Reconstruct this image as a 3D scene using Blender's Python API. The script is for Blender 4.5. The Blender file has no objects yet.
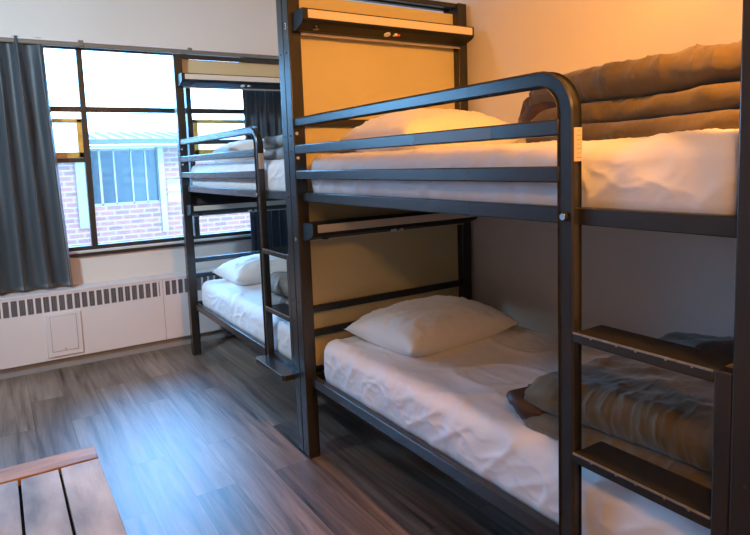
import bpy, bmesh, math, random
from mathutils import Vector, Matrix, noise
random.seed(7)
sc = bpy.context.scene
C = sc.collection

# ---------------------------------------------------------------- camera
F, YAW, PIT, ROLL = 601.07, 0.5627, -0.1036, -0.03606
CX, CY, CZ = -1.1614, -2.5017, 1.4019
cam_d = bpy.data.cameras.new('camera')
cam = bpy.data.objects.new('camera', cam_d); C.objects.link(cam); sc.camera = cam
cam_d.sensor_width = 36; cam_d.lens = F * 36 / 750
cam_d.shift_x = 0.0; cam_d.shift_y = -43.57 / 750
cam_d.clip_start = 0.02; cam_d.clip_end = 200
fw = Vector((math.sin(YAW) * math.cos(PIT), math.cos(YAW) * math.cos(PIT), math.sin(PIT)))
rt = Vector((math.cos(YAW), -math.sin(YAW), 0)); up = rt.cross(fw)
r2 = rt * math.cos(ROLL) + up * math.sin(ROLL); u2 = -rt * math.sin(ROLL) + up * math.cos(ROLL)
m = Matrix((r2, u2, -fw)).transposed().to_4x4(); m.translation = Vector((CX, CY, CZ))
cam.matrix_world = m

# ---------------------------------------------------------------- world, light, exposure
SKY = 27.0
w = bpy.data.worlds.new('sky'); sc.world = w; w.use_nodes = True
nt = w.node_tree; nt.nodes.clear()
wo = nt.nodes.new('ShaderNodeOutputWorld'); bg = nt.nodes.new('ShaderNodeBackground')
tc = nt.nodes.new('ShaderNodeTexCoord'); sx = nt.nodes.new('ShaderNodeSeparateXYZ'); cr = nt.nodes.new('ShaderNodeValToRGB')
nt.links.new(tc.outputs['Generated'], sx.inputs[0]); nt.links.new(sx.outputs['Z'], cr.inputs[0])
cr.color_ramp.elements[0].position = 0.0; cr.color_ramp.elements[0].color = (0.22, 0.57, 1.0, 1)
cr.color_ramp.elements[1].position = 0.7; cr.color_ramp.elements[1].color = (0.16, 0.46, 1.0, 1)
nt.links.new(cr.outputs[0], bg.inputs[0]); bg.inputs[1].default_value = SKY
nt.links.new(bg.outputs[0], wo.inputs[0])

def light(name, kind, loc, rot, energy, color, **kw):
    d = bpy.data.lights.new(name, kind); d.energy = energy; d.color = color
    for k, v in kw.items(): setattr(d, k, v)
    o = bpy.data.objects.new(name, d); C.objects.link(o); o.location = loc; o.rotation_euler = rot
    return o
portal = light('window_portal', 'AREA', (-0.2, 2.50, 1.58), (-math.pi / 2, 0, 0), 1, (1, 1, 1), shape='RECTANGLE', size=1.9, size_y=1.5)
portal.data.cycles.is_portal = True
p2_ = light('window_portal', 'AREA', (-2.58, 2.50, 1.58), (-math.pi / 2, 0, 0), 1, (1, 1, 1), shape='RECTANGLE', size=1.84, size_y=1.5)
p2_.data.cycles.is_portal = True
sun = light('sun', 'SUN', (0, -5, 10), (math.radians(42), 0, math.radians(12)), 6, (1.0, .86, .68), angle=.01)
LAMP_LOC = (-0.14, -2.38, 2.50); LAMP_STRENGTH = 30
aim = Vector((math.sin(math.radians(34)), math.cos(math.radians(34)), -.62)).normalized()
spot = light('warm_spot', 'SPOT', Vector(LAMP_LOC) + aim * .075, aim.to_track_quat('-Z', 'Y').to_euler(), 300, (1.0, .38, .055), spot_size=math.radians(140), spot_blend=1.0, shadow_soft_size=.12)

FAR_LOC = (-2.3, 0.1, 2.62)
aim2 = (Vector((-.1, 2.3, 1.25)) - Vector(FAR_LOC)).normalized()
fill_spot = light('cool_fill_spot', 'SPOT', Vector(FAR_LOC) + aim2 * .075, aim2.to_track_quat('-Z', 'Y').to_euler(), 330, (.64, .85, 1.0), spot_size=math.radians(115), spot_blend=1.0, shadow_soft_size=.12)  # added fill: unseen spot that brightens the window wall and far bunk

sc.view_settings.view_transform = 'Standard'; sc.view_settings.look = 'None'
sc.view_settings.gamma = 1; sc.view_settings.use_curve_mapping = False
sc.view_settings.exposure = 0.0
sc.cycles.use_denoising = True
sc.cycles.max_bounces = 10; sc.cycles.diffuse_bounces = 6
sc.cycles.sample_clamp_indirect = 6

# ---------------------------------------------------------------- materials
def mat(name, col, rough=0.5, metal=0.0, spec=0.5, var=0.0, vscale=6, bump=0.0, bscale=40, coat=0, sheen=0, stretch=(1, 1, 1), detail=4):
    mt = bpy.data.materials.new(name); mt.use_nodes = True; n = mt.node_tree; b = n.nodes['Principled BSDF']
    b.inputs['Base Color'].default_value = (*col, 1); b.inputs['Roughness'].default_value = rough
    b.inputs['Metallic'].default_value = metal; b.inputs['Specular IOR Level'].default_value = spec
    b.inputs['Coat Weight'].default_value = coat; b.inputs['Coat Roughness'].default_value = 0.15
    if sheen: b.inputs['Sheen Weight'].default_value = sheen
    t = n.nodes.new('ShaderNodeTexCoord'); mp = n.nodes.new('ShaderNodeMapping'); mp.inputs['Scale'].default_value = stretch
    n.links.new(t.outputs['Object'], mp.inputs[0])
    if var > 0:
        nz = n.nodes.new('ShaderNodeTexNoise'); nz.inputs['Scale'].default_value = vscale; nz.inputs['Detail'].default_value = detail
        n.links.new(mp.outputs[0], nz.inputs['Vector'])
        mr = n.nodes.new('ShaderNodeMapRange'); mr.inputs['From Min'].default_value = .3; mr.inputs['From Max'].default_value = .7
        mr.inputs['To Min'].default_value = 1 - var; mr.inputs['To Max'].default_value = 1 + var
        n.links.new(nz.outputs[0], mr.inputs[0])
        vm = n.nodes.new('ShaderNodeVectorMath'); vm.operation = 'SCALE'; vm.inputs[0].default_value = col
        n.links.new(mr.outputs[0], vm.inputs['Scale']); n.links.new(vm.outputs[0], b.inputs['Base Color'])
    if bump > 0:
        nb = n.nodes.new('ShaderNodeTexNoise'); nb.inputs['Scale'].default_value = bscale; nb.inputs['Detail'].default_value = 5
        n.links.new(mp.outputs[0], nb.inputs['Vector'])
        bp = n.nodes.new('ShaderNodeBump'); bp.inputs['Strength'].default_value = bump; bp.inputs['Distance'].default_value = .02
        n.links.new(nb.outputs[0], bp.inputs['Height']); n.links.new(bp.outputs[0], b.inputs['Normal'])
    return mt

M = {}
M['wall'] = mat('wall_paint', (.62, .60, .57), .75, var=.02, vscale=2, bump=.03, bscale=120)
M['ceiling'] = mat('ceiling_paint', (.70, .70, .68), .85, var=.02, vscale=2)
M['metal'] = mat('dark_powder_coat', (.020, .020, .020), .27, metal=.0, spec=.5)
M['edgewear'] = mat('worn_metal', (.32, .32, .31), .35, metal=.7, var=.3, vscale=60)
M['hole'] = mat('hole_and_gap_shade_black', (.006, .006, .006), .8)
M['chrome'] = mat('chrome', (.8, .8, .78), .2, metal=1)
M['base'] = mat('bed_base_and_shade_dark', (.035, .034, .033), .7)
M['panel'] = mat('beige_panel', (.50, .45, .27), .55, var=.03, vscale=3, bump=.01)
M['trimstrip'] = mat('pale_strip', (.62, .56, .47), .4)
M['white_plastic'] = mat('white_plastic', (.75, .73, .68), .4)
M['red_plastic'] = mat('red_plastic', (.5, .05, .03), .4)
M['sheet'] = mat('white_sheet', (.74, .73, .75), .7, var=.02, vscale=4, bump=.10, bscale=14, sheen=.2, stretch=(1, 1, 1.6))
def crinkle(mt, sc_, st, strength):
    n = mt.node_tree; b = n.nodes['Principled BSDF']; t = n.nodes.new('ShaderNodeTexCoord'); mp = n.nodes.new('ShaderNodeMapping'); mp.inputs['Scale'].default_value = st
    nz = n.nodes.new('ShaderNodeTexNoise'); nz.noise_type = 'RIDGED_MULTIFRACTAL'; nz.normalize = True; nz.inputs['Scale'].default_value = sc_; nz.inputs['Detail'].default_value = 3; nz.inputs['Distortion'].default_value = .8
    bp = n.nodes.new('ShaderNodeBump'); bp.inputs['Strength'].default_value = strength; bp.inputs['Distance'].default_value = .02
    n.links.new(t.outputs['Object'], mp.inputs[0]); n.links.new(mp.outputs[0], nz.inputs['Vector']); n.links.new(nz.outputs[0], bp.inputs['Height'])
    if b.inputs['Normal'].links: n.links.new(b.inputs['Normal'].links[0].from_socket, bp.inputs['Normal'])
    n.links.new(bp.outputs[0], b.inputs['Normal'])
crinkle(M['sheet'], 3.2, (1, 1, 1.3), .9)
M['pillow'] = mat('white_pillowcase', (.76, .74, .72), .7, bump=.18, bscale=18, sheen=.2)
M['duvet'] = mat('brown_duvet_cover', (.092, .062, .022), .75, var=.1, vscale=6, bump=.30, bscale=16, sheen=.25)
crinkle(M['duvet'], 4.5, (1, .6, 1.2), 1.0)
M['duvet_dark'] = mat('dark_brown_lining', (.045, .020, .012), .5, var=.1, vscale=8, bump=.3, bscale=16)
M['grey_cloth'] = mat('grey_blanket', (.20, .195, .185), .7, var=.15, vscale=9, bump=.3, bscale=20)
M['curtain'] = mat('slate_curtain', (.030, .046, .062), .48, var=.06, vscale=6, bump=.08, bscale=90, sheen=.35)
M['black_frame'] = mat('black_window_frame', (.018, .017, .015), .45, var=.2, vscale=20)
M['yellow_frame'] = mat('varnished_sash', (.62, .36, .07), .4, var=.2, vscale=25)
M['sill'] = mat('pale_sill', (.6, .58, .55), .4)
M['rad'] = mat('white_enamel', (.66, .63, .66), .45, var=.02, vscale=3)
M['rad_shade'] = mat('radiator_kick', (.27, .27, .28), .55)
M['rad_dark'] = mat('radiator_fins', (.035, .033, .04), .6)
M['rod'] = mat('curtain_track', (.16, .155, .13), .4, metal=.1)
M['pallet'] = mat('weathered_boards', (.50, .45, .37), .6, var=.5, vscale=5, bump=.25, bscale=30, stretch=(1.6, .5, 1), detail=8)
M['endboard'] = mat('brown_end_board', (.48, .24, .09), .5, var=.35, vscale=10, bump=.15, bscale=30, stretch=(.4, 2, 1))
M['orange'] = mat('orange_plastic', (.85, .16, .04), .4)
M['tape'] = mat('grey_tape', (.075, .072, .065), .35)
M['sticker'] = mat('faded_sticker', (.42, .38, .33), .6)
M['ledge'] = mat('black_ledge', (.010, .010, .010), .5, spec=.3)
M['rad_grille'] = mat('radiator_grille', (.17, .165, .18), .5)
M['ink'] = mat('ink', (.16, .14, .12), .6)
M['gravel'] = mat('outside_paving', (.22, .21, .20), .9, var=.15, vscale=3)
M['roofmetal'] = mat('pale_blue_roof', (.016, .016, .014), .5, var=.08, vscale=3)
M['fascia'] = mat('cream_fascia', (.16, .11, .06), .6)
M['greentrim'] = mat('pale_green_post', (.12, .085, .035), .6)
M['extglass'] = mat('building_glass', (.012, .016, .016), .15, spec=.2, var=.7, vscale=1.6, stretch=(2.4, 1, .7))
M['extwhite'] = mat('white_blind', (.3, .28, .25), .6)

def brick_mat():
    mt = bpy.data.materials.new('red_brick'); mt.use_nodes = True; n = mt.node_tree; b = n.nodes['Principled BSDF']
    t = n.nodes.new('ShaderNodeTexCoord'); mp = n.nodes.new('ShaderNodeMapping'); mp.inputs['Rotation'].default_value = (-math.pi / 2, 0, 0)
    n.links.new(t.outputs['Object'], mp.inputs[0])
    br = n.nodes.new('ShaderNodeTexBrick'); n.links.new(mp.outputs[0], br.inputs['Vector'])
    br.inputs['Color1'].default_value = (.17, .035, .016, 1); br.inputs['Color2'].default_value = (.10, .022, .012, 1)
    br.inputs['Mortar'].default_value = (.17, .10, .065, 1); br.inputs['Scale'].default_value = 1
    br.inputs['Mortar Size'].default_value = .009; br.inputs['Brick Width'].default_value = .21; br.inputs['Row Height'].default_value = .075
    n.links.new(br.outputs[0], b.inputs['Base Color']); b.inputs['Roughness'].default_value = .9
    return mt
M['brick'] = brick_mat()

def floor_mat():
    mt = bpy.data.materials.new('wood_plank_floor'); mt.use_nodes = True; n = mt.node_tree; b = n.nodes['Principled BSDF']; L = n.links.new
    t = n.nodes.new('ShaderNodeTexCoord'); mp = n.nodes.new('ShaderNodeMapping'); mp.inputs['Rotation'].default_value = (0, 0, math.pi / 2)
    L(t.outputs['Object'], mp.inputs[0])
    br = n.nodes.new('ShaderNodeTexBrick'); L(mp.outputs[0], br.inputs['Vector'])
    br.inputs['Color1'].default_value = (0, 0, 0, 1); br.inputs['Color2'].default_value = (1, 1, 1, 1); br.inputs['Mortar'].default_value = (.0, .0, .0, 1)
    br.inputs['Scale'].default_value = 1; br.inputs['Mortar Size'].default_value = .0012; br.inputs['Brick Width'].default_value = 1.22; br.inputs['Row Height'].default_value = .18
    br.offset = .37
    # per-plank offset of the grain
    off = n.nodes.new('ShaderNodeVectorMath'); off.operation = 'MULTIPLY_ADD'; off.inputs[1].default_value = (7, 7, 7)
    L(br.outputs[0], off.inputs[0]); L(t.outputs['Object'], off.inputs[2])
    mp2 = n.nodes.new('ShaderNodeMapping'); mp2.inputs['Scale'].default_value = (13, .75, 1); L(off.outputs[0], mp2.inputs[0])
    n1 = n.nodes.new('ShaderNodeTexNoise'); n1.inputs['Scale'].default_value = 1.6; n1.inputs['Detail'].default_value = 9; n1.inputs['Roughness'].default_value = .62; n1.inputs['Distortion'].default_value = .6
    L(mp2.outputs[0], n1.inputs['Vector'])
    ramp = n.nodes.new('ShaderNodeValToRGB'); e = ramp.color_ramp.elements
    e[0].position = .32; e[0].color = (.030, .022, .016, 1); e[1].position = .70; e[1].color = (.27, .215, .175, 1)
    x = e.new(.5); x.color = (.155, .118, .095, 1)
    L(n1.outputs[0], ramp.inputs[0])
    mr = n.nodes.new('ShaderNodeMapRange'); mr.inputs['To Min'].default_value = .75; mr.inputs['To Max'].default_value = 1.3; L(br.outputs[0], mr.inputs[0])
    vm = n.nodes.new('ShaderNodeVectorMath'); vm.operation = 'SCALE'; L(ramp.outputs[0], vm.inputs[0]); L(mr.outputs[0], vm.inputs['Scale'])
    mx = n.nodes.new('ShaderNodeMix'); mx.data_type = 'RGBA'; L(br.outputs['Fac'], mx.inputs[0]); L(vm.outputs[0], mx.inputs[6]); mx.inputs[7].default_value = (.02, .015, .012, 1)
    L(mx.outputs[2], b.inputs['Base Color'])
    rr = n.nodes.new('ShaderNodeMapRange'); rr.inputs['To Min'].default_value = .36; rr.inputs['To Max'].default_value = .52; L(n1.outputs[0], rr.inputs[0]); L(rr.outputs[0], b.inputs['Roughness'])
    b.inputs['Specular IOR Level'].default_value = .7; b.inputs['Coat Weight'].default_value = .30; b.inputs['Coat Roughness'].default_value = .42
    bp = n.nodes.new('ShaderNodeBump'); bp.inputs['Strength'].default_value = .12; bp.inputs['Distance'].default_value = .004; L(n1.outputs[0], bp.inputs['Height']); L(bp.outputs[0], b.inputs['Normal'])
    return mt
M['floor'] = floor_mat()

def glass_mat(name, haze=0.0, tint=(1, 1, 1)):
    mt = bpy.data.materials.new(name); mt.use_nodes = True; n = mt.node_tree; n.nodes.clear(); L = n.links.new
    o = n.nodes.new('ShaderNodeOutputMaterial'); tr = n.nodes.new('ShaderNodeBsdfTransparent'); gl = n.nodes.new('ShaderNodeBsdfGlossy'); gl.inputs['Roughness'].default_value = .03
    tr.inputs[0].default_value = (*tint, 1)
    fr = n.nodes.new('ShaderNodeFresnel'); fr.inputs[0].default_value = 1.35
    m1 = n.nodes.new('ShaderNodeMixShader'); L(fr.outputs[0], m1.inputs[0]); L(tr.outputs[0], m1.inputs[1]); L(gl.outputs[0], m1.inputs[2])
    last = m1
    if haze > 0:
        tl = n.nodes.new('ShaderNodeBsdfTranslucent'); tl.inputs[0].default_value = (.9, .9, .9, 1)
        m2 = n.nodes.new('ShaderNodeMixShader'); m2.inputs[0].default_value = haze; L(m1.outputs[0], m2.inputs[1]); L(tl.outputs[0], m2.inputs[2]); last = m2
    L(last.outputs[0], o.inputs[0]); return mt
M['glass'] = glass_mat('window_glass', .03)
M['frost'] = glass_mat('frosted_glass', .55)
def emis_mat(name, col, s):
    mt = bpy.data.materials.new(name); mt.use_nodes = True; b = mt.node_tree.nodes['Principled BSDF']
    b.inputs['Emission Color'].default_value = (*col, 1); b.inputs['Emission Strength'].default_value = s; b.inputs['Base Color'].default_value = (.8, .8, .8, 1)
    return mt
M['cool_fill'] = emis_mat('cool_fill_lens', (.70, .88, 1.0), 30)  # lens glow of the added cool fill spot
M['warm_fill'] = emis_mat('warm_fill_glow', (1.0, .46, .13), 105)  # glow of the added warm fill pendant
M['lamp'] = emis_mat('warm_lamp_glass', (1.0, .38, .07), LAMP_STRENGTH)

# ---------------------------------------------------------------- helpers
class MB:
    def __init__(s): s.b = bmesh.new(); s.mi = 0
    def box(s, x0, x1, y0, y1, z0, z1, bev=0.0, seg=2):
        r = bmesh.ops.create_cube(s.b, size=1)
        vs = r['verts']
        for v in vs: v.co = Vector(((x0 + x1) / 2 + v.co.x * (x1 - x0), (y0 + y1) / 2 + v.co.y * (y1 - y0), (z0 + z1) / 2 + v.co.z * (z1 - z0)))
        fs = set(f for v in vs for f in v.link_faces)
        for f in fs: f.material_index = s.mi
        if bev > 0:
            es = list(set(e for v in vs for e in v.link_edges))
            rr = bmesh.ops.bevel(s.b, geom=es, offset=bev, segments=seg, affect='EDGES', profile=.5)
            for f in rr['faces']: f.material_index = s.mi; f.smooth = True
        return s
    def cyl(s, a, b, r, seg=16, r2=None):
        a = Vector(a); b = Vector(b); d = b - a
        q = d.to_track_quat('Z', 'Y').to_matrix().to_4x4(); q.translation = (a + b) / 2
        rr = bmesh.ops.create_cone(s.b, cap_ends=True, segments=seg, radius1=r, radius2=r if r2 is None else r2, depth=d.length, matrix=q)
        for f in set(f for v in rr['verts'] for f in v.link_faces):
            f.material_index = s.mi
            if len(f.verts) == 4: f.smooth = True
        return s
    def prism(s, pts, axis, a, b):
        """extrude polygon pts along axis index (0: pts are y,z; 1: x,z; 2: x,y)"""
        def P(p, t): return Vector((t, p[0], p[1])) if axis == 0 else Vector((p[0], t, p[1])) if axis == 1 else Vector((p[0], p[1], t))
        A = [s.b.verts.new(P(p, a)) for p in pts]; B = [s.b.verts.new(P(p, b)) for p in pts]
        n = len(pts); F_ = [s.b.faces.new(A), s.b.faces.new(B[::-1])]
        for i in range(n): F_.append(s.b.faces.new([A[i], B[i], B[(i + 1) % n], A[(i + 1) % n]]))
        for f in F_: f.material_index = s.mi
        bmesh.ops.recalc_face_normals(s.b, faces=F_); return s
    def sweep(s, path, hx, hn, bev=.004):
        """rectangular tube along a path in the YZ plane; hx = half size along x, hn = half size in the plane"""
        rings = []; n = len(path); HN = [q[3] if len(q) > 3 else hn for q in path]; path = [q[:3] for q in path]
        for i, p in enumerate(path):
            hn = HN[i]; a = Vector(path[max(0, i - 1)]); c = Vector(path[min(n - 1, i + 1)]); t = (c - a).normalized(); nr = Vector((0, -t.z, t.y))
            prof = []
            for sxn, sn in ((-1, -1), (1, -1), (1, 1), (-1, 1)):
                for k in ((0, 1) if sxn * sn > 0 else (1, 0)):
                    prof.append((sxn * (hx - (bev if k == 0 else 0)), sn * (hn - (bev if k == 1 else 0))))
            rings.append([s.b.verts.new(Vector(p) + Vector((q[0], 0, 0)) + nr * q[1]) for q in prof])
        m_ = len(rings[0]); fs = []
        for i in range(n - 1):
            for j in range(m_):
                f = s.b.faces.new([rings[i][j], rings[i][(j + 1) % m_], rings[i + 1][(j + 1) % m_], rings[i + 1][j]]); f.smooth = True; fs.append(f)
            for j in range(m_):
                e = s.b.edges.get((rings[i][j], rings[i + 1][j]))
                if e: e.smooth = False
        fs.append(s.b.faces.new(rings[0][::-1])); fs.append(s.b.faces.new(rings[-1]))
        for f in fs: f.material_index = s.mi
        bmesh.ops.recalc_face_normals(s.b, faces=fs); return s
    def build(s, name, mats, parent=None, smooth=False):
        me = bpy.data.meshes.new(name); s.b.to_mesh(me); s.b.free()
        if smooth:
            for p in me.polygons: p.use_smooth = True
        for mm in (mats if isinstance(mats, (list, tuple)) else [mats]): me.materials.append(M[mm])
        o = bpy.data.objects.new(name, me); C.objects.link(o)
        if parent: o.parent = parent
        return o
def empty(name, loc, label, cat, group=None):
    o = bpy.data.objects.new(name, None); C.objects.link(o); o.location = loc; o.empty_display_size = .1
    tag(o, label, cat, group); return o
def tag(o, label, cat, group=None):
    o['label'] = label; o['category'] = cat
    if group: o['group'] = group
    return o
def struct(o): o['kind'] = 'structure'; return o
def text_part(body, size, mname, parent, loc, rot, name):
    cu = bpy.data.curves.new(name, 'FONT'); cu.body = body; cu.size = size; cu.extrude = .0004; cu.align_x = 'CENTER'; cu.align_y = 'CENTER'
    tmp = bpy.data.objects.new(name + '_curve', cu); C.objects.link(tmp)
    me = bpy.data.meshes.new_from_object(tmp.evaluated_get(bpy.context.evaluated_depsgraph_get()))
    bpy.data.objects.remove(tmp); bpy.data.curves.remove(cu)
    me.materials.clear(); me.materials.append(M[mname])
    o = bpy.data.objects.new(name, me); C.objects.link(o); o.parent = parent; o.location = loc; o.rotation_euler = rot
    return o

# ---------------------------------------------------------------- room shell
XR, XL, YW, YB, ZC = 1.065, -3.7, 2.44, -4.4, 2.85
WX0, WX1, WZ0, WZ1 = -1.16, 0.78, 0.81, 2.33
struct(MB().box(XL - .1, XR + .1, YB - .1, YW + .2, -.1, 0).build('floor', 'floor'))
struct(MB().box(XL - .1, XR + .1, YB - .1, YW + .2, ZC, ZC + .12).build('ceiling', 'ceiling'))
struct(MB().box(XR, XR + .12, YB - .1, YW + .2, 0, ZC).build('wall_right', 'wall'))
struct(MB().box(XL - .12, XL, YB - .1, YW + .2, 0, ZC).build('wall_left', 'wall'))
struct(MB().box(XL, XR, YB - .12, YB, 0, ZC).build('wall_back', 'wall'))
VX0, VX1 = -3.5, -1.66
b = MB(); b.box(VX1, WX0, YW, YW + .18, 0, ZC); b.box(XL, VX0, YW, YW + .18, 0, ZC); b.box(VX0, VX1, YW, YW + .18, 0, WZ0); b.box(VX0, VX1, YW, YW + .18, WZ1, ZC); b.box(WX1, XR, YW, YW + .18, 0, ZC); b.box(WX0, WX1, YW, YW + .18, 0, WZ0); b.box(WX0, WX1, YW, YW + .18, WZ1, ZC)
struct(b.build('wall_window', 'wall'))

# window: three bays; outer bays have a tilting sash
FY0, FY1 = YW + .03, YW + .08
b = MB()
b.box(WX0, WX1, FY0, FY1, WZ0, WZ0 + .035); b.box(WX0, WX1, FY0, FY1, WZ1 - .03, WZ1)
b.box(WX0, WX0 + .03, FY0, FY1, WZ0, WZ1); b.box(WX1 - .03, WX1, FY0, FY1, WZ0, WZ1)
MX = (-.545, .235)
for x in MX: b.box(x - .02, x + .02, FY0 - .004, FY1 + .004, WZ0, WZ1, .003)
b.box(WX0, WX1, FY0 + .002, FY1 - .002, 1.845, 1.885, .003)
b.box(WX0, MX[0], FY0 + .002, FY1 - .002, 1.475, 1.505, .003); b.box(MX[1], WX1, FY0 + .002, FY1 - .002, 1.475, 1.505, .003)
win = struct(b.build('window_1', 'black_frame'))
b = MB(); b.box(WX0, WX1, YW - .015, FY0, WZ0 - .012, WZ0 + .006, .003); b.build('window_sill', 'sill', win)
b = MB(); b.box(WX0, WX1, YW - .022, YW - .002, WZ0 - .035, WZ0 - .012, .002); b.build('sill_edge', 'black_frame', win)
def pane(x0, x1, z0, z1, mt='glass', par=win):
    return MB().box(x0, x1, FY0 + .022, FY0 + .026, z0, z1).build('pane', mt, par)
for x0, x1 in ((WX0 + .03, MX[0] - .02), (MX[0] + .02, MX[1] - .02), (MX[1] + .02, WX1 - .03)):
    pane(x0, x1, 1.885, WZ1 - .03)
pane(MX[0] + .02, MX[1] - .02, WZ0 + .035, 1.845)
pane(WX0 + .03, MX[0] - .02, WZ0 + .035, 1.475); pane(MX[1] + .02, WX1 - .03, WZ0 + .035, 1.475)
for x0, x1 in ((WX0 + .035, MX[0] - .022), (MX[1] + .022, WX1 - .035)):
    z0, z1 = 1.507, 1.795
    b = MB(); y0, y1 = FY0 - .004, FY0 + .036
    b.box(x0, x1, y0, y1, z0, z0 + .042, .003); b.box(x0, x1, y0, y1, z1 - .03, z1, .003)
    b.box(x0, x0 + .035, y0, y1, z0, z1, .003); b.box(x1 - .035, x1, y0, y1, z0, z1, .003)
    s_ = b.build('sash', 'yellow_frame', win)
    MB().box(x0 + .03, x1 - .03, y0 + .018, y0 + .022, z0 + .04, z1 - .028).build('sash_pane', 'frost', s_)
    MB().box(x0, x1, FY0 + .01, FY0 + .016, z1, 1.845).build('pane', 'glass', win)

b = MB()
b.box(VX0, VX1, FY0, FY1, WZ0, WZ0 + .035); b.box(VX0, VX1, FY0, FY1, WZ1 - .03, WZ1)
for x in (VX0 + .015, -2.93, -2.22, VX1 - .015): b.box(x - .02, x + .02, FY0, FY1, WZ0, WZ1, .003)
b.box(VX0, VX1, FY0 + .002, FY1 - .002, 1.845, 1.885, .003)
win2 = struct(b.build('window_2', 'black_frame'))
MB().box(VX0, VX1, YW - .015, FY0, WZ0 - .012, WZ0 + .006, .003).build('window_sill', 'sill', win2)
for x0, x1 in ((VX0 + .035, -2.95), (-2.91, -2.24), (-2.20, VX1 - .035)):
    pane(x0, x1, WZ0 + .035, 1.845, 'glass', win2); pane(x0, x1, 1.885, WZ1 - .03, 'glass', win2)

# radiator cover under the window
RY = 2.26
rad = empty('radiator_cover', (-.3, YW, 0), 'long white radiator cover with perforated grille below the window', 'radiator')
def rp(mb, name, mt, par=None):
    o = mb.build(name, mt, par or rad)
    if (par or rad) is rad: o.location = (.3, -YW, 0)
    return o
RX0, RX1 = -3.69, 1.0
rp(MB().box(RX0, RX1, RY - .004, YW - .001, .552, .566, .003), 'top_cover', 'rad')
b = MB()
b.box(RX0, RX1, RY, RY + .012, .078, .425); b.box(RX0, RX1, RY, RY + .012, .537, .552)
seams = []
x = -.155; k = 0
bars = []
xx = RX0
while xx < RX1:
    bars.append(xx); xx += .0490
for bx_ in bars: b.box(bx_, bx_ + .013, RY, RY + .012, .425, .537)
b.box(-.142, -.10, RY - .001, RY + .012, .425, .537)
rp(b, 'front_panel', 'rad')
rp(MB().box(-.1215, -.1185, RY - .0015, RY + .005, .078, .552), 'panel_seam', 'rad_shade')
b = MB(); zz = .428
while zz < .535:
    b.box(RX0, RX1, RY + .006, RY + .02, zz, zz + .006); zz += .0125
xx = RX0
while xx < RX1:
    b.box(xx, xx + .004, RY + .005, RY + .021, .425, .537); xx += .0154
rp(b, 'grille', 'rad_grille')
rp(MB().box(RX0, RX1, RY + .03, RY + .04, .40, .545), 'fin_pack', 'rad_dark')
rp(MB().box(RX0, RX1, RY + .035, RY + .05, 0, .40), 'kick_plate', 'rad_shade')
b = MB(); b.box(-.935, -.705, RY - .012, RY + .002, .10, .41, .004)
ap = rp(b, 'access_panel', 'rad')
MB().box(-.905, -.735, RY - .0128, RY - .001, .135, .392, .001).build('panel_outline', 'rad_shade', ap)
MB().box(-.902, -.738, RY - .0165, RY - .003, .138, .389, .002).build('panel_door', 'rad', ap)
MB().cyl((-.82, RY - .019, .15), (-.82, RY - .015, .15), .006).build('screw', 'rad_shade', ap)

# curtain track
rod = empty('curtain_rod', (-.3, YW, 2.33), 'pale curtain track running along the top of the window', 'curtain rod')
def rq(mb, name, mt): o = mb.build(name, mt, rod); o.location = (.3, -YW, -2.33); return o
rq(MB().box(-3.65, 1.03, YW - .075, YW - .035, 2.298, 2.330, .006, 3), 'track', 'rod')
rq(MB().box(-3.65, 1.03, YW - .079, YW - .031, 2.328, 2.340, .003), 'track_lip', 'rad')
for x in (-3.2, -2.2, -.54, .24): rq(MB().box(x - .018, x + .018, YW - .082, YW, 2.305, 2.345, .004), 'bracket', 'rod')

def curtain(x0, x1, ztop, zbot, folds, amp, label, seed, y, flare=0.0):
    n = int(folds * 16); nz = 46; bm = bmesh.new(); grid = []
    for j in range(nz + 1):
        tz = j / nz; z = ztop + (zbot - ztop) * tz; row = []
        for i in range(n + 1):
            u = i / n; ph = u * folds * 2 * math.pi + .9 * noise.noise(Vector((u * 4, tz * .7, seed)))
            a = amp * (.45 + .55 * min(1, tz * 3)) * (1 + .5 * noise.noise(Vector((u * 6, tz * 1.2, seed + 3))))
            wx = x0 + (x1 - x0) * u + flare * tz * (u - .2)
            yy = y - a * .5 - a * .5 * math.sin(ph) - .012 * noise.noise(Vector((u * 12, tz * 4, seed + 9)))
            row.append(bm.verts.new((wx + .35 * a * math.cos(ph) * .6, yy, z + (.012 * noise.noise(Vector((u * 7, 0, seed))) if j == nz else 0))))
        grid.append(row)
    for j in range(nz):
        for i in range(n): bm.faces.new([grid[j][i], grid[j][i + 1], grid[j + 1][i + 1], grid[j + 1][i]]).smooth = True
    me = bpy.data.meshes.new('curtain'); bm.to_mesh(me); bm.free(); me.materials.append(M['curtain'])
    o = bpy.data.objects.new('curtain', me); C.objects.link(o)
    s_ = o.modifiers.new('t', 'SOLIDIFY'); s_.thickness = .003
    return tag(o, label, 'curtain', 'slate curtains at the window')
curtain(-1.62, -.775, 2.345, .585, 6.5, .085, 'slate blue curtain left of the window, hanging down onto the radiator cover', 2.0, YW - .035, flare=.08)
curtain(.66, 1.03, 2.322, .575, 4.5, .045, 'dark slate curtain right of the window, partly behind the far bunk bed', 5.0, YW - .02)

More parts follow.
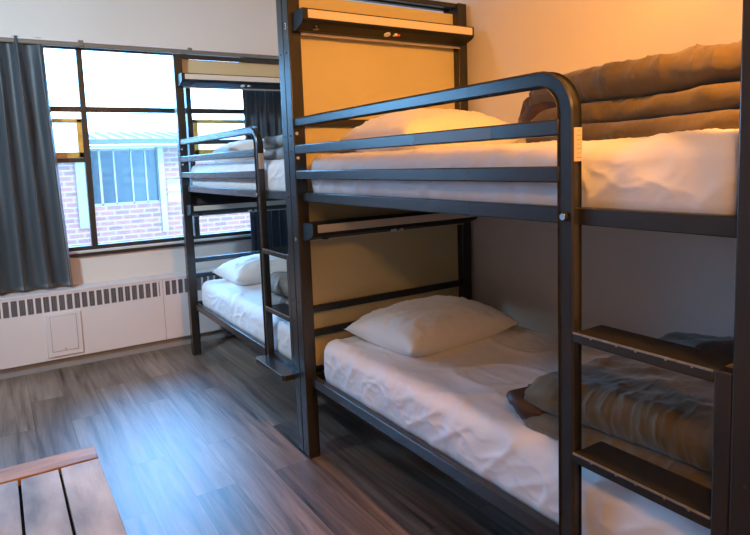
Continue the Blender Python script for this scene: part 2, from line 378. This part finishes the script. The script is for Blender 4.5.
# ---------------------------------------------------------------- bunk beds
BW = 1.04; PW = .06; PH = 2.215
def make_bunk(y0, L, lad, label, far):
    root = empty('bunk_bed', (0, y0, 0), label, 'bunk bed', 'grey steel bunk beds')
    def post(x, y, front):
        b = MB(); b.box(x, x + PW, y, y + PW, 0.012, PH, .004); b.mi = 1; b.box(x + .003, x + PW - .003, y + .003, y + PW - .003, 0, .014); b.mi = 1
        for z in (.42, .66, .76, 1.25, 1.46, 1.53, 1.9):
            b.cyl((x - .0012, y + .03, z), (x + .002, y + .03, z), .0045, 10)
            b.cyl((x + .03, y - .0012, z), (x + .03, y + .002, z), .0045, 10)
        return b.build('post', ['metal', 'hole'], root)
    pf = {}
    for x in (0, BW - PW):
        for y in (0, L - PW): pf[(x > 0, y > 0)] = post(x, y, x == 0)
    ya, yb = PW, L - PW
    for (zt, zb) in ((.402, .357), (1.273, 1.231)):
        # long side rails and end rails
        for x in (.028, BW - .058):
            MB().box(x, x + .03, ya, yb, zb, zt, .003).build('side_rail', 'metal', root)
        for y in (.015, L - .045):
            MB().box(PW, BW - PW, y, y + .03, zb, zt, .003).build('end_rail', 'metal', root)
        b = MB()
        b.box(.058, BW - .058, ya, yb, zb + .006, zb + .016)
        b.build('bed_base', 'base', root)
    # end crossbars at both ends for both beds
    for yc in (.03, L - .03):
        for z in (.60, .715, 1.475, 1.590):
            MB().box(PW, BW - PW, yc - .012, yc + .012, z - .016, z + .016, .003).build('crossbar', 'metal', root)
        MB().box(PW, BW - PW, yc - .015, yc + .015, PH - .025, PH, .003).build('top_bar', 'metal', root)
    # guard rails: the top one bends down into the ladder stile
    x = .020; gh = .020; gv = .0255; hx = .0185
    ys = ya + lad + gv; zt = 1.609 - gh; R = .085
    path = [(x, yb, zt), (x, ys + R + .25, zt), (x, ys + R + .02, zt)]
    for i in range(9):
        a = math.pi / 2 * i / 8; path.append((x, ys + R - R * math.sin(a), zt - R + R * math.cos(a), gh + (gv - gh) * i / 8))
    path += [(x, ys, 1.2, gv), (x, ys, .8, gv), (x, ys, .37, gv)]
    MB().sweep(path, hx, gh, .005).build('ladder_guard_tube', 'metal', root)
    for g in (1.488, 1.374):
        MB().box(x - hx, x + hx, ys + .018, yb, g - .04, g, .004).build('guard_rail', 'metal', root)
    # second stile, short
    MB().box(x - hx, x + hx, ya + .001, ya + .036, .37, .972, .004).build('ladder_stile', 'metal', root)
    for i, z in enumerate((.970, .662)):
        b = MB(); b.box(.001, .112, ya + .034, ys - .023, z - .026, z, .004); b.mi = 1
        b.box(.0002, .004, ya + .036, ys - .025, z - .0035, z + .0005)
        for k in range(5):
            yk = ya + .07 + k * .06 + .02 * random.random(); b.box(-.0004, .004, yk, yk + .004, z - .0065, z + .0006)
        b.build('rung', ['metal', 'edgewear'], root)
    b = MB(); b.prism([(-.06, ya + .02), (-.05, ya + .002), (.026, ya + .002), (.026, ys + .018), (-.05, ys + .018), (-.06, ys)], 2, .360, .386); b.mi = 1
    b.box(-.0606, -.058, ya + .02, ys, .3835, .3866)
    b.build('step', ['metal', 'edgewear'], root)
    for z in (1.252,):
        b = MB(); b.cyl((-.001, ys, z), (.004, ys, z), .011, 20); b.mi = 1; b.cyl((-.006, ys, z), (0, ys, z), .009, 6, .007); b.build('bolt', ['hole', 'chrome'], root)
    b = MB(); b.cyl((.03, yb + .03, 0) and (-.003, yb + .03, 1.055), (.002, yb + .03, 1.055), .008, 12); b.build('bolt', 'chrome', root)
    for z in (1.43, 1.54):
        b = MB(); b.cyl((.015, yb + .003, z), (.015, yb - .005, z), .0075, 12); b.build('bolt', 'chrome', root)
    # sticker on the ladder tube, on the face towards the room
    b = MB(); b.box(x - .014, x + .014, ys - gv - .0012, ys - gv + .002, 1.385, 1.465); tg = b.build('label_sticker', 'sticker', root)
    b = MB()
    for k in range(7):
        wd = (.018, .012, .016, .009, .015, .018, .010)[k]; b.box(x + .002 - wd / 2, x + .002 + wd / 2, ys - gv - .0018, ys - gv - .001, 1.393 + k * .0105, 1.3945 + k * .0105)
    b.build('sticker_print', 'ink', tg)
    # end board and the two ledges with reading lights at the head end
    if far:
        MB().box(PW, BW - PW, L - .016, L - .004, 2.05, 2.19).build('end_board', 'panel', root)
        MB().box(PW, BW - PW, L - .016, L - .004, 1.10, 1.235).build('end_board', 'base', root)  # shade below the upper bed put into this board's dark colour
    else:
        MB().box(PW, BW - PW, L - .016, L - .004, .43, 2.165).build('end_board', 'panel', root)
    for z in (2.068, 1.135):
        yf = L - PW
        prof = [(yf - .002, z), (yf - .112, z), (yf - .115, z - .004), (yf - .115, z - .048), (yf - .100, z - .060), (yf - .04, z - .080), (yf - .002, z - .080)]
        b = MB(); b.prism(prof, 0, .018, .985); lg = b.build('reading_light_ledge', 'ledge', root)
        MB().box(.042, .972, yf - .1185, yf - .114, z - .042, z - .006, .001).build('front_strip', 'trimstrip', lg)
        nrm = Vector((0, -.31, -.95))
        c0 = Vector((.475, yf - .075, z - .067))
        MB().cyl(c0 - nrm * .001, c0 + nrm * .008, .016, 20).build('light_button', 'white_plastic', lg)
        c1 = c0 + Vector((.045, 0, 0))
        b = MB(); b.box(c1.x - .007, c1.x + .007, c1.y - .012, c1.y + .012, c1.z - .008, c1.z + .006, .002); b.build('switch', 'white_plastic', lg)
        c1 = c0 + Vector((.065, 0, 0))
        b = MB(); b.box(c1.x - .005, c1.x + .005, c1.y - .009, c1.y + .009, c1.z - .008, c1.z + .006, .002); b.build('switch', 'red_plastic', lg)
        MB().cyl((.10, yf - .07, z - .06), (.10, yf - .07, z - .078), .02, 18, .014).build('knob', 'metal', lg)
        b = MB(); b.box(.06, .985, yf - .004, yf + .002, z - .090, z - .080); b.build('back_lip', 'trimstrip', lg)
    return root, pf

L1, Y1 = 2.04, -1.98
L2, Y2 = 1.948, .063
bunk1, p1 = make_bunk(Y1, L1, .375, 'dark grey steel bunk bed nearest the camera, brown duvets on both levels', False)
text_part('3', .042, 'white_plastic', p1[(False, True)], (-.0008, L1 - .03, 2.015), (math.pi / 2, 0, -math.pi / 2), 'number_mark')
tape = MB().box(.0008, .0022, 1.98 - 1.27, 1.98 - .91, 1.452, 1.484).build('worn_tape', 'tape', bunk1)
bunk2, p2 = make_bunk(Y2, L2, .33, 'dark grey steel bunk bed in front of the window, beyond the nearer bunk', True)

# ---------------------------------------------------------------- bedding
def mattress(name, x0, x1, y0, y1, z0, z1, label, seed):
    nx, ny, nz_ = 80, 200, 20; bm = bmesh.new()
    bmesh.ops.create_cube(bm, size=1)
    me = bpy.data.meshes.new(name)
    bm.free(); bm = bmesh.new()
    cx, cy, cz = (x0 + x1) / 2, (y0 + y1) / 2, (z0 + z1) / 2
    hx_, hy_, hz_ = (x1 - x0) / 2, (y1 - y0) / 2, (z1 - z0) / 2; r = .045
    verts = {}
    def vert(p):
        k = (round(p[0], 5), round(p[1], 5), round(p[2], 5))
        if k in verts: return verts[k]
        q = Vector(p)
        inner = Vector((max(-hx_ + r, min(hx_ - r, q.x)), max(-hy_ + r, min(hy_ - r, q.y)), max(-hz_ + r, min(hz_ - r, q.z))))
        d = q - inner
        if d.length > 1e-6: nrm = d.normalized(); q = inner + nrm * r
        else: nrm = Vector((0, 0, 1))
        wv = Vector((q.x, q.y + seed * 10, q.z))
        # pleats on the sides, soft rumples on top
        side = 1 - abs(nrm.z)
        pl = noise.noise(Vector((wv.x * 16, wv.y * 16, wv.z * 4 + seed))) * .006 + (1 - abs(noise.noise(Vector((wv.x * 9 + wv.z * 5, wv.y * 9 + wv.z * 7, seed)))) * 2.2) * .004
        tp = (1 - abs(noise.noise(Vector((wv.x * 3.5 + wv.y * 2, wv.y * 5 - wv.x * 3, seed + 4)))) * 2.4) * .005 + noise.noise(Vector((wv.x * 2, wv.y * 2, seed))) * .008
        dg = wv.z * 5 + wv.y * 1.6
        rs = (1 - min(1, abs(noise.noise(Vector((wv.y * 4.5 + wv.z * 3.5, dg, seed + 2)))) * 4)) ** 2 * .005
        rt_ = (1 - min(1, abs(noise.noise(Vector((wv.y * 2.2 + wv.x * 3, wv.x * 4 - wv.y * 1.5, seed + 6)))) * 4.5)) ** 2 * .008
        wq = Vector((wv.x + noise.noise(wv * 3) * .12, wv.y + noise.noise(wv * 3 + Vector((5, 0, 0))) * .12, wv.z))
        fine = (1 - min(1, abs(noise.noise(Vector((wq.x * 9 + seed, wq.y * 7, wq.z * 9)))) * 5)) ** 2 * .0036 + (1 - min(1, abs(noise.noise(Vector((wq.x * 17, wq.y * 13 + seed, wq.z * 17)))) * 4)) ** 2 * .0022
        rs += fine; rt_ += fine * .75
        pl = pl * .5 + rs; tp = tp * .7 + rt_
        bulge = .010 * side * (1 - (q.z / hz_) ** 2)
        q = q + nrm * (bulge + side * pl + (1 - side) * tp * (1 if nrm.z > 0 else 0))
        if nrm.z < -.3: q.z = -hz_ + .004 * side * (1 + math.sin(wv.y * 40))
        v = bm.verts.new(q + Vector((cx, cy, cz))); verts[k] = v; return v
    def lin(a, n):
        out = [-a, -a + r * .3, -a + r * .65]; inn = [(-a + r) + (2 * a - 2 * r) * i / n for i in range(n + 1)]
        return out + inn + [a - r * .65, a - r * .3, a]
    X, Y_, Z = lin(hx_, nx), lin(hy_, ny), lin(hz_, nz_)
    def quad(a, b_, c, d):
        try: bm.faces.new([vert(a), vert(b_), vert(c), vert(d)]).smooth = True
        except ValueError: pass
    for i in range(len(X) - 1):
        for j in range(len(Y_) - 1):
            for s_, z in ((1, hz_), (-1, -hz_)):
                q = [(X[i], Y_[j], z), (X[i + 1], Y_[j], z), (X[i + 1], Y_[j + 1], z), (X[i], Y_[j + 1], z)]
                quad(*(q if s_ > 0 else q[::-1]))
    for j in range(len(Y_) - 1):
        for k in range(len(Z) - 1):
            for s_, x in ((1, hx_), (-1, -hx_)):
                q = [(x, Y_[j], Z[k]), (x, Y_[j + 1], Z[k]), (x, Y_[j + 1], Z[k + 1]), (x, Y_[j], Z[k + 1])]
                quad(*(q if s_ > 0 else q[::-1]))
    for i in range(len(X) - 1):
        for k in range(len(Z) - 1):
            for s_, y in ((1, hy_), (-1, -hy_)):
                q = [(X[i], y, Z[k]), (X[i], y, Z[k + 1]), (X[i + 1], y, Z[k + 1]), (X[i + 1], y, Z[k])]
                quad(*(q if s_ > 0 else q[::-1]))
    bmesh.ops.recalc_face_normals(bm, faces=bm.faces[:])
    bm.to_mesh(me); bm.free(); me.materials.append(M['sheet'])
    o = bpy.data.objects.new(name, me); C.objects.link(o)
    return tag(o, label, 'mattress', 'white sheeted mattresses on the bunks')
mattress('mattress', .072, .975, Y1 + .075, Y1 + L1 - .115, .374, .582, 'white sheeted lower mattress of the nearer bunk, pillow and brown duvet on it', 1)
mattress('mattress', .066, .975, Y1 + .075, Y1 + L1 - .080, 1.248, 1.432, 'white sheeted upper mattress of the nearer bunk, behind the guard rails', 2)
mattress('mattress', .072, .975, Y2 + .075, Y2 + L2 - .13, .374, .575, 'white sheeted lower mattress of the far bunk by the radiator', 3)
mattress('mattress', .066, .975, Y2 + .075, Y2 + L2 - .075, 1.248, 1.425, 'white sheeted upper mattress of the far bunk in front of the window', 4)

def pillow(cx, cy, z0, lx, ly, h, rot, label, seed, tilt=(0, 0)):
    n = 44; bm = bmesh.new(); sides = []
    def P(u, v, s_):
        e = max(0, (1 - abs(u) ** 2.6)) ** .55 * max(0, (1 - abs(v) ** 2.6)) ** .55
        pin = 1 - .085 * (1 - v * v) * abs(u) ** 3; pin2 = 1 - .10 * (1 - u * u) * abs(v) ** 3
        x, y = u * lx / 2 * pin, v * ly / 2 * pin2
        wr = (1 - abs(noise.noise(Vector((u * 3 + v * 1.5, v * 3 - u, seed)))) * 2.5) * .006 + noise.noise(Vector((u * 7, v * 7, seed + 5))) * .004
        edge = (1 - abs(noise.noise(Vector((u * 9, v * 9, seed + 8)))) * 2) * .006 * min(1, 3 * (max(abs(u), abs(v)) ** 4))
        wr += (1 - min(1, abs(noise.noise(Vector((u * 2.2 + v * 2, v * 1.2 - u * 2.5, seed + 11)))) * 5)) ** 2 * .005
        if s_ > 0: z = .35 * h + .65 * h * e + (wr + edge) * min(1, e * 3)
        else: z = .35 * h - .35 * h * min(1, e * 1.7)
        return Vector((x, y, z))
    for s_ in (1, -1):
        sides.append([[bm.verts.new(P(2 * i / n - 1, 2 * j / n - 1, s_)) for i in range(n + 1)] for j in range(n + 1)])
    for s_, g in zip((1, -1), sides):
        for j in range(n):
            for i in range(n):
                q = [g[j][i], g[j][i + 1], g[j + 1][i + 1], g[j + 1][i]]
                bm.faces.new(q if s_ > 0 else q[::-1]).smooth = True
    bmesh.ops.remove_doubles(bm, verts=bm.verts[:], dist=.0004)
    me = bpy.data.meshes.new('pillow'); bm.to_mesh(me); bm.free(); me.materials.append(M['pillow'])
    o = bpy.data.objects.new('pillow', me); C.objects.link(o); o.location = (cx, cy, z0); o.rotation_euler = (tilt[0], tilt[1], rot)
    return tag(o, label, 'pillow', 'white pillows at the heads of the bunks')
pillow(.50, -.33, .577, .66, .49, .165, .08, 'white pillow on the lower mattress of the nearer bunk', 1)
pillow(.52, -.34, 1.430, .70, .50, .185, .05, 'white pillow on the upper mattress of the nearer bunk, under the beige end board', 2)
pillow(.50, 1.62, .578, .70, .46, .17, .05, 'white pillow on the lower mattress of the far bunk', 3)
pillow(.50, 1.60, 1.422, .70, .46, .16, -.05, 'white pillow on the upper mattress of the far bunk, before the window', 4)

def folded(name, x0, x1, y0, y1, z0, t, label, seed, mname, lining=None, rise=0.0, layers=4, tf=(1, 1, 1, 1), cat='duvet', rumple=1.0, group='folded duvets on the bunks'):
    """a thick cloth folded in a zigzag of layers, lying along y; the fold edges face the room"""
    path = []; z = z0; hs = [t * tf[i] for i in range(layers)]
    zc = []
    for i in range(layers): zc.append(z + hs[i] / 2); z += hs[i]
    # centre line in x,z with half thickness
    for i in range(layers):
        h = hs[i] / 2; fr = x0 + h + .015 * (i // 2); bk = x1 - h
        xs = [bk + (fr - bk) * k / 40 for k in range(41)]
        if i % 2: xs = xs[::-1]
        for xq in xs: path.append((xq, zc[i], h))
        if i < layers - 1:
            h2 = hs[i + 1] / 2; zm = (zc[i] + zc[i + 1]) / 2; Rr = (zc[i + 1] - zc[i]) / 2; sgn = -1 if i % 2 == 0 else 1; xe = xs[-1]
            for k in range(1, 6):
                a = math.pi * k / 6; path.append((xe + sgn * Rr * math.sin(a) * .9, zm - Rr * math.cos(a), (h + h2) / 2))
    n = len(path); ring0 = []
    left = []; right = []
    for i, (px, pz, h) in enumerate(path):
        a = Vector(path[max(0, i - 1)][:2]); c = Vector(path[min(n - 1, i + 1)][:2]); tn = (c - a).normalized(); nr = Vector((-tn.y, tn.x)); h *= .97
        left.append(Vector((px, pz)) + nr * h); right.append(Vector((px, pz)) - nr * h)
    # rounded ends
    def endcap(i, sgn):
        px, pz, h = path[i]; a = Vector(path[max(0, i - 1)][:2]); c = Vector(path[min(n - 1, i + 1)][:2]); tn = (c - a).normalized() * sgn
        return [Vector((px, pz)) + (Vector((-tn.y, tn.x)) * math.cos(th) + tn * math.sin(th)) * h * .97 for th in (math.pi * k / 6 for k in range(1, 6))]
    ring0 = left + endcap(n - 1, 1) + right[::-1] + endcap(0, -1)
    m_ = len(ring0); ny = 200; bm = bmesh.new(); rings = []
    H = z - z0
    for j in range(ny + 1):
        v = j / ny; y = y0 + (y1 - y0) * v; row = []
        taper = 1 - .20 * max(0, 1 - v / .07) ** 2 - .20 * max(0, 1 - (1 - v) / .07) ** 2
        for i, p in enumerate(ring0):
            hh = (p.y - z0) / H
            zz = z0 + (p.y - z0) * taper * (1 + rise * (1 - v))
            q = Vector((x0 + .08 + (p.x - x0 - .08) * (.6 + .4 * taper), y, zz))
            s3 = Vector((q.x * 5, y * 3.2, zz * 5))
            big = noise.noise(Vector((q.x * 2.2, y * 3, zz * 2 + seed))) * .022
            cre = (1 - abs(noise.noise(s3 * 1.5 + Vector((y * 1.5, q.x * 4, seed)))) * 2.6) * .013 + (1 - abs(noise.noise(s3 * 3.2 + Vector((0, zz * 10, seed + 3)))) * 2.4) * .003
            def rg(v_, p_=1.0): return (1 - min(1, abs(noise.noise(v_)) * 3.2)) ** 2 * p_
            warp = Vector((noise.noise(s3 * .8), noise.noise(s3 * .8 + Vector((9, 0, 0))), 0)) * 1.2
            cre += rg(s3 * 1.1 + warp + Vector((seed, zz * 6, 0))) * .020 + rg(s3 * 2.3 + warp * 2 + Vector((0, seed, q.x * 5))) * .010 - .012
            cre *= .62
            cre += rg(Vector((q.x * 11, y * 7, zz * 13)) + warp * 2.5) * .005 + rg(Vector((q.x * 20, y * 15, zz * 22)) + warp * 4) * .0035
            d = Vector((-(1 if p.x < (x0 + .12) else 0) * 1.0, 0, .6 * hh)) * (big + cre) * rumple
            q += d; q.y += .03 * rumple * noise.noise(Vector((hh * 3, q.x * 3, seed + 7))) * (2 * v - 1)
            q.z = max(q.z, z0 + .0005)
            row.append(bm.verts.new(q))
        rings.append(row)
    for j in range(ny):
        for i in range(m_): bm.faces.new([rings[j][i], rings[j][(i + 1) % m_], rings[j + 1][(i + 1) % m_], rings[j + 1][i]]).smooth = True
    # end caps: strips across the layers
    for row in (rings[0], rings[-1]):
        for i in range(n - 1): bm.faces.new([row[i], row[i + 1], row[m_ - 6 - i - 1 + 0], row[m_ - 6 - i + 0]])
        bm.faces.new([row[k] for k in range(n - 1, n + 6)]); bm.faces.new([row[m_ - 6 + k] for k in range(6)] + [row[0]])
    bmesh.ops.recalc_face_normals(bm, faces=bm.faces[:])
    me = bpy.data.meshes.new(name); bm.to_mesh(me); bm.free(); me.materials.append(M[mname])
    o = bpy.data.objects.new(name, me); C.objects.link(o)
    tag(o, label, cat, group)
    return o

def cuff(parent, c, rx, rz, ly, mname, seed, sq=1.0):
    """crumpled turned-back corner of cloth: a short open tube with a drooping lip"""
    bm = bmesh.new(); na, nb = 40, 14; g = []
    for j in range(nb + 1):
        v = j / nb; row = []
        for i in range(na):
            a = 2 * math.pi * i / na
            k = 1 + .22 * noise.noise(Vector((math.cos(a) * 1.5, math.sin(a) * 1.5, v * 1.5 + seed))) + .10 * (1 - 2 * abs(noise.noise(Vector((math.cos(a) * 4, math.sin(a) * 4, v * 2 + seed)))))
            sc_ = math.sin(math.pi * (.16 + .66 * v)) ** .7
            row.append(bm.verts.new((c[0] + rx * k * sc_ * math.cos(a), c[1] + ly * (v - .5) + .02 * math.sin(3 * a + seed), max(c[2] + rz * k * sc_ * math.sin(a), c[3]))))
        g.append(row)
    for j in range(nb):
        for i in range(na): bm.faces.new([g[j][i], g[j][(i + 1) % na], g[j + 1][(i + 1) % na], g[j + 1][i]]).smooth = True
    bm.faces.new(g[0][::-1]); bm.faces.new(g[-1])
    bmesh.ops.recalc_face_normals(bm, faces=bm.faces[:])
    me = bpy.data.meshes.new('turned_corner'); bm.to_mesh(me); bm.free(); me.materials.append(M[mname])
    o = bpy.data.objects.new('turned_corner', me); C.objects.link(o); o.parent = parent; o['label'] = 'dark turned-back corner'
    return o

d1 = folded('folded_duvet', .30, .95, -1.90, -1.13, 1.432, .036, 'brown folded duvet on the upper mattress of the nearer bunk', 3, 'duvet', tf=(.7, .8, .8, .9, 1.25, 1.45), rise=.08, layers=6)
cuff(d1, (.37, -1.14, 1.535, 1.44), .07, .07, .15, 'duvet_dark', 3)
d2 = folded('folded_duvet', .15, .90, -1.90, -1.24, .578, .040, 'brown folded duvet on the lower mattress of the nearer bunk, behind the ladder', 8, 'duvet', tf=(.7, .8, 1.15, 1.3), rise=.42)
cuff(d2, (.215, -1.25, .635, .580), .085, .06, .15, 'duvet_dark', 6)
cuff(d2, (.64, -1.70, .775, .60), .20, .055, .34, 'duvet_dark', 9)
folded('folded_duvet', .11, .75, .16, .66, 1.424, .034, 'grey folded duvet on the upper mattress of the far bunk', 13, 'grey_cloth', rise=.2)
folded('folded_duvet', .13, .78, .16, .72, .577, .048, 'grey rumpled duvet on the lower mattress of the far bunk, beside its ladder', 17, 'grey_cloth', rumple=1.6)

# ---------------------------------------------------------------- low table bottom left
tb = empty('coffee_table', (-1.4, -.75, 0), 'low table of weathered wooden boards with a brown end board', 'table')
def tp(mb, name, mt): o = mb.build(name, mt, tb); o.location = (1.4, .75, 0); return o
TX0, TX1, TY0, TY1, TZ = -1.87, -.942, -1.30, -.262, .45
b = MB(); xr = TX1
edges = [-.942, -1.058, -1.171, -1.288, -1.405, -1.52, -1.636, -1.752, -1.868]
for i in range(len(edges) - 1): b.box(edges[i + 1] + .004, edges[i] - (.004 if i else 0), TY0 + .1, TY1 - .108, TZ - .022, TZ - .001 * (i % 2), .002)
tp(b, 'tabletop', 'pallet')
tp(MB().box(TX0 + .02, TX1 - .02, TY0 + .1, TY1 - .1, TZ - .034, TZ - .023), 'gap_shade_board', 'hole')  # dark board added to put the shade between the planks into colour
for y in (TY1 - .105, TY0): tp(MB().box(TX0, TX1, y, y + .105, TZ - .024, TZ + .003, .003), 'end_board', 'endboard')
for y in (TY1 - .1, TY0 + .02): tp(MB().box(TX0 + .03, TX1 - .03, y, y + .025, TZ - .10, TZ - .024), 'apron', 'endboard')
for x in (TX0 + .03, TX1 - .09):
    tp(MB().box(x + .018, x + .042, TY0 + .045, TY1 - .1, TZ - .10, TZ - .024), 'apron', 'endboard')
    for y in (TY0 + .02, TY1 - .08): tp(MB().box(x, x + .06, y, y + .06, 0, TZ - .022, .003), 'leg', 'endboard')
# orange cup at the table's left, only its rim reaches the picture
cp = empty('orange_cup', (-1.262, -.66, TZ), 'bright orange cup standing on the low wooden table', 'cup')
def lathe(prof, name, mt, par, seg=36):
    bm = bmesh.new(); rows = [[bm.verts.new((r * math.cos(2 * math.pi * i / seg), r * math.sin(2 * math.pi * i / seg), z)) for i in range(seg)] for r, z in prof]
    for a, c in zip(rows, rows[1:]):
        for i in range(seg): bm.faces.new([a[i], a[(i + 1) % seg], c[(i + 1) % seg], c[i]]).smooth = True
    bm.faces.new(rows[0][::-1]); bm.faces.new(rows[-1])
    me = bpy.data.meshes.new(name); bm.to_mesh(me); bm.free(); me.materials.append(M[mt]); o = bpy.data.objects.new(name, me); C.objects.link(o); o.parent = par; return o
lathe([(.030, 0), (.033, .002), (.040, .055), (.042, .06), (.039, .06), (.031, .006), (.001, .005)], 'cup_body', 'orange', cp)
hd = MB(); 
for k in range(8):
    a0, a1 = -1.3 + k * .325, -1.3 + (k + 1) * .325
    hd.cyl((-.036 - .02 * math.cos(a0), 0, .032 + .018 * math.sin(a0)), (-.036 - .02 * math.cos(a1), 0, .032 + .018 * math.sin(a1)), .004, 8)
hd.build('handle', 'orange', cp)

# ceiling lamp (out of frame) that gives the warm light over the nearer bunk
cl = empty('ceiling_lamp', (LAMP_LOC[0], LAMP_LOC[1], ZC), 'warm ceiling spotlight above the camera end of the nearer bunk', 'lamp')
cl2 = empty('ceiling_lamp', (FAR_LOC[0], FAR_LOC[1], ZC), 'added cool fill spotlight, out of view, turned to the window wall', 'lamp')  # fixture made up to carry the cool fill light
def spot_head(par, loc, am, lens):
    lathe([(.07, -.03), (.075, -.025), (.075, -.002), (.07, 0)], 'lamp_base', 'chrome', par)
    h = Vector((0, 0, loc[2] - ZC))
    b = MB(); b.cyl((0, 0, -.03), h, .012); b.build('stem', 'chrome', par)
    b = MB(); b.cyl(h - am * .09, h + am * .055, .055, 28, .07); b.build('lamp_head', 'metal', par)
    b = MB(); b.cyl(h + am * .055, h + am * .062, .062, 28); b.build('lens', lens, par)
spot_head(cl2, FAR_LOC, aim2, 'cool_fill')
spot_head(cl, LAMP_LOC, aim, 'lamp')
cl3 = empty('warm_fill_pendant', (-1.30, -2.75, ZC), 'added warm fill pendant, out of view, beside the near end of the nearer bunk', 'lamp')  # added out of view to warm the lower level of the nearer bunk
lathe([(.15, -.03), (.16, -.025), (.16, -.002), (.15, 0)], 'lamp_base', 'chrome', cl3)
MB().cyl((0, 0, -.02), (0, 0, -.56), .006).build('cord', 'metal', cl3)
lathe([(.02, -.70), (.08, -.69), (.125, -.65), (.14, -.60), (.12, -.56), (.03, -.545)], 'fill_shade', 'warm_fill', cl3)

# ---------------------------------------------------------------- outside
struct(MB().box(-30, 30, YW + .2, 40, -1.6, -1.5).build('ground', 'gravel'))
bd = empty('neighbouring_building', (1, 7, -1.5), 'red brick building with pale metal roof seen through the window', 'building')
def eb(mb, name, mt, par=None):
    o = mb.build(name, mt, par or bd)
    if par is None: o.location = (-1, -7, 1.5)
    return o
b = MB(); EX0, EX1 = -9, 7
b.box(EX0, EX1, 7.0, 7.25, -1.5, .90); b.box(EX0, -.16, 7.0, 7.25, .90, 1.75); b.box(1.10, EX1, 7.0, 7.25, 1.24, 1.75); b.box(1.9, EX1, 7, 7.25, .9, 1.24)
b.box(1.03, 1.10, 7.0, 7.25, .9, 1.75); b.box(EX0, EX0 + .2, 7.25, 10, -1.5, 1.75); b.box(EX1 - .2, EX1, 7.25, 10, -1.5, 1.75)
eb(b, 'brick_wall', 'brick')
eb(MB().box(-.16, -.03, 6.96, 7.2, .6, 1.75), 'corner_post', 'greentrim')
eb(MB().box(.98, 1.06, 6.97, 7.2, .45, 1.75), 'corner_post', 'fascia')
b = MB(); b.prism([(6.75, 1.80), (6.75, 1.85), (8.3, 2.03), (8.3, 1.96)], 0, -9.2, 7.3); b.mi = 1
xx = -9.2
while xx < 7.3: b.prism([(6.75, 1.85), (6.76, 1.88), (8.3, 2.06), (8.3, 2.03)], 0, xx, xx + .045); xx += .19
eb(b, 'roof', ['roofmetal', 'greentrim'])
eb(MB().box(-9.2, 7.3, 6.72, 6.76, 1.775, 1.84), 'gutter', 'roofmetal')
eb(MB().box(-9.2, 7.3, 6.76, 7.0, 1.735, 1.765), 'fascia', 'fascia')
f = eb(MB().box(-.03, .98, 7.06, 7.14, .90, .93).box(-.03, .98, 7.06, 7.14, 1.70, 1.735).box(.16, .19, 7.06, 7.14, .9, 1.72).box(.36, .38, 7.06, 7.14, .9, 1.72).box(.60, .62, 7.06, 7.14, .9, 1.72).box(.80, .82, 7.06, 7.14, .9, 1.72), 'window', 'fascia')
MB().box(-.03, .98, 7.09, 7.10, .92, 1.71).build('pane', 'extglass', f)
f = eb(MB().box(1.10, 1.9, 7.04, 7.1, .9, .94).box(1.10, 1.9, 7.04, 7.1, 1.06, 1.08).box(1.10, 1.9, 7.04, 7.1, 1.2, 1.24), 'window', 'rad_shade')
MB().box(1.10, 1.9, 7.08, 7.09, .9, 1.24).build('blind', 'extwhite', f)
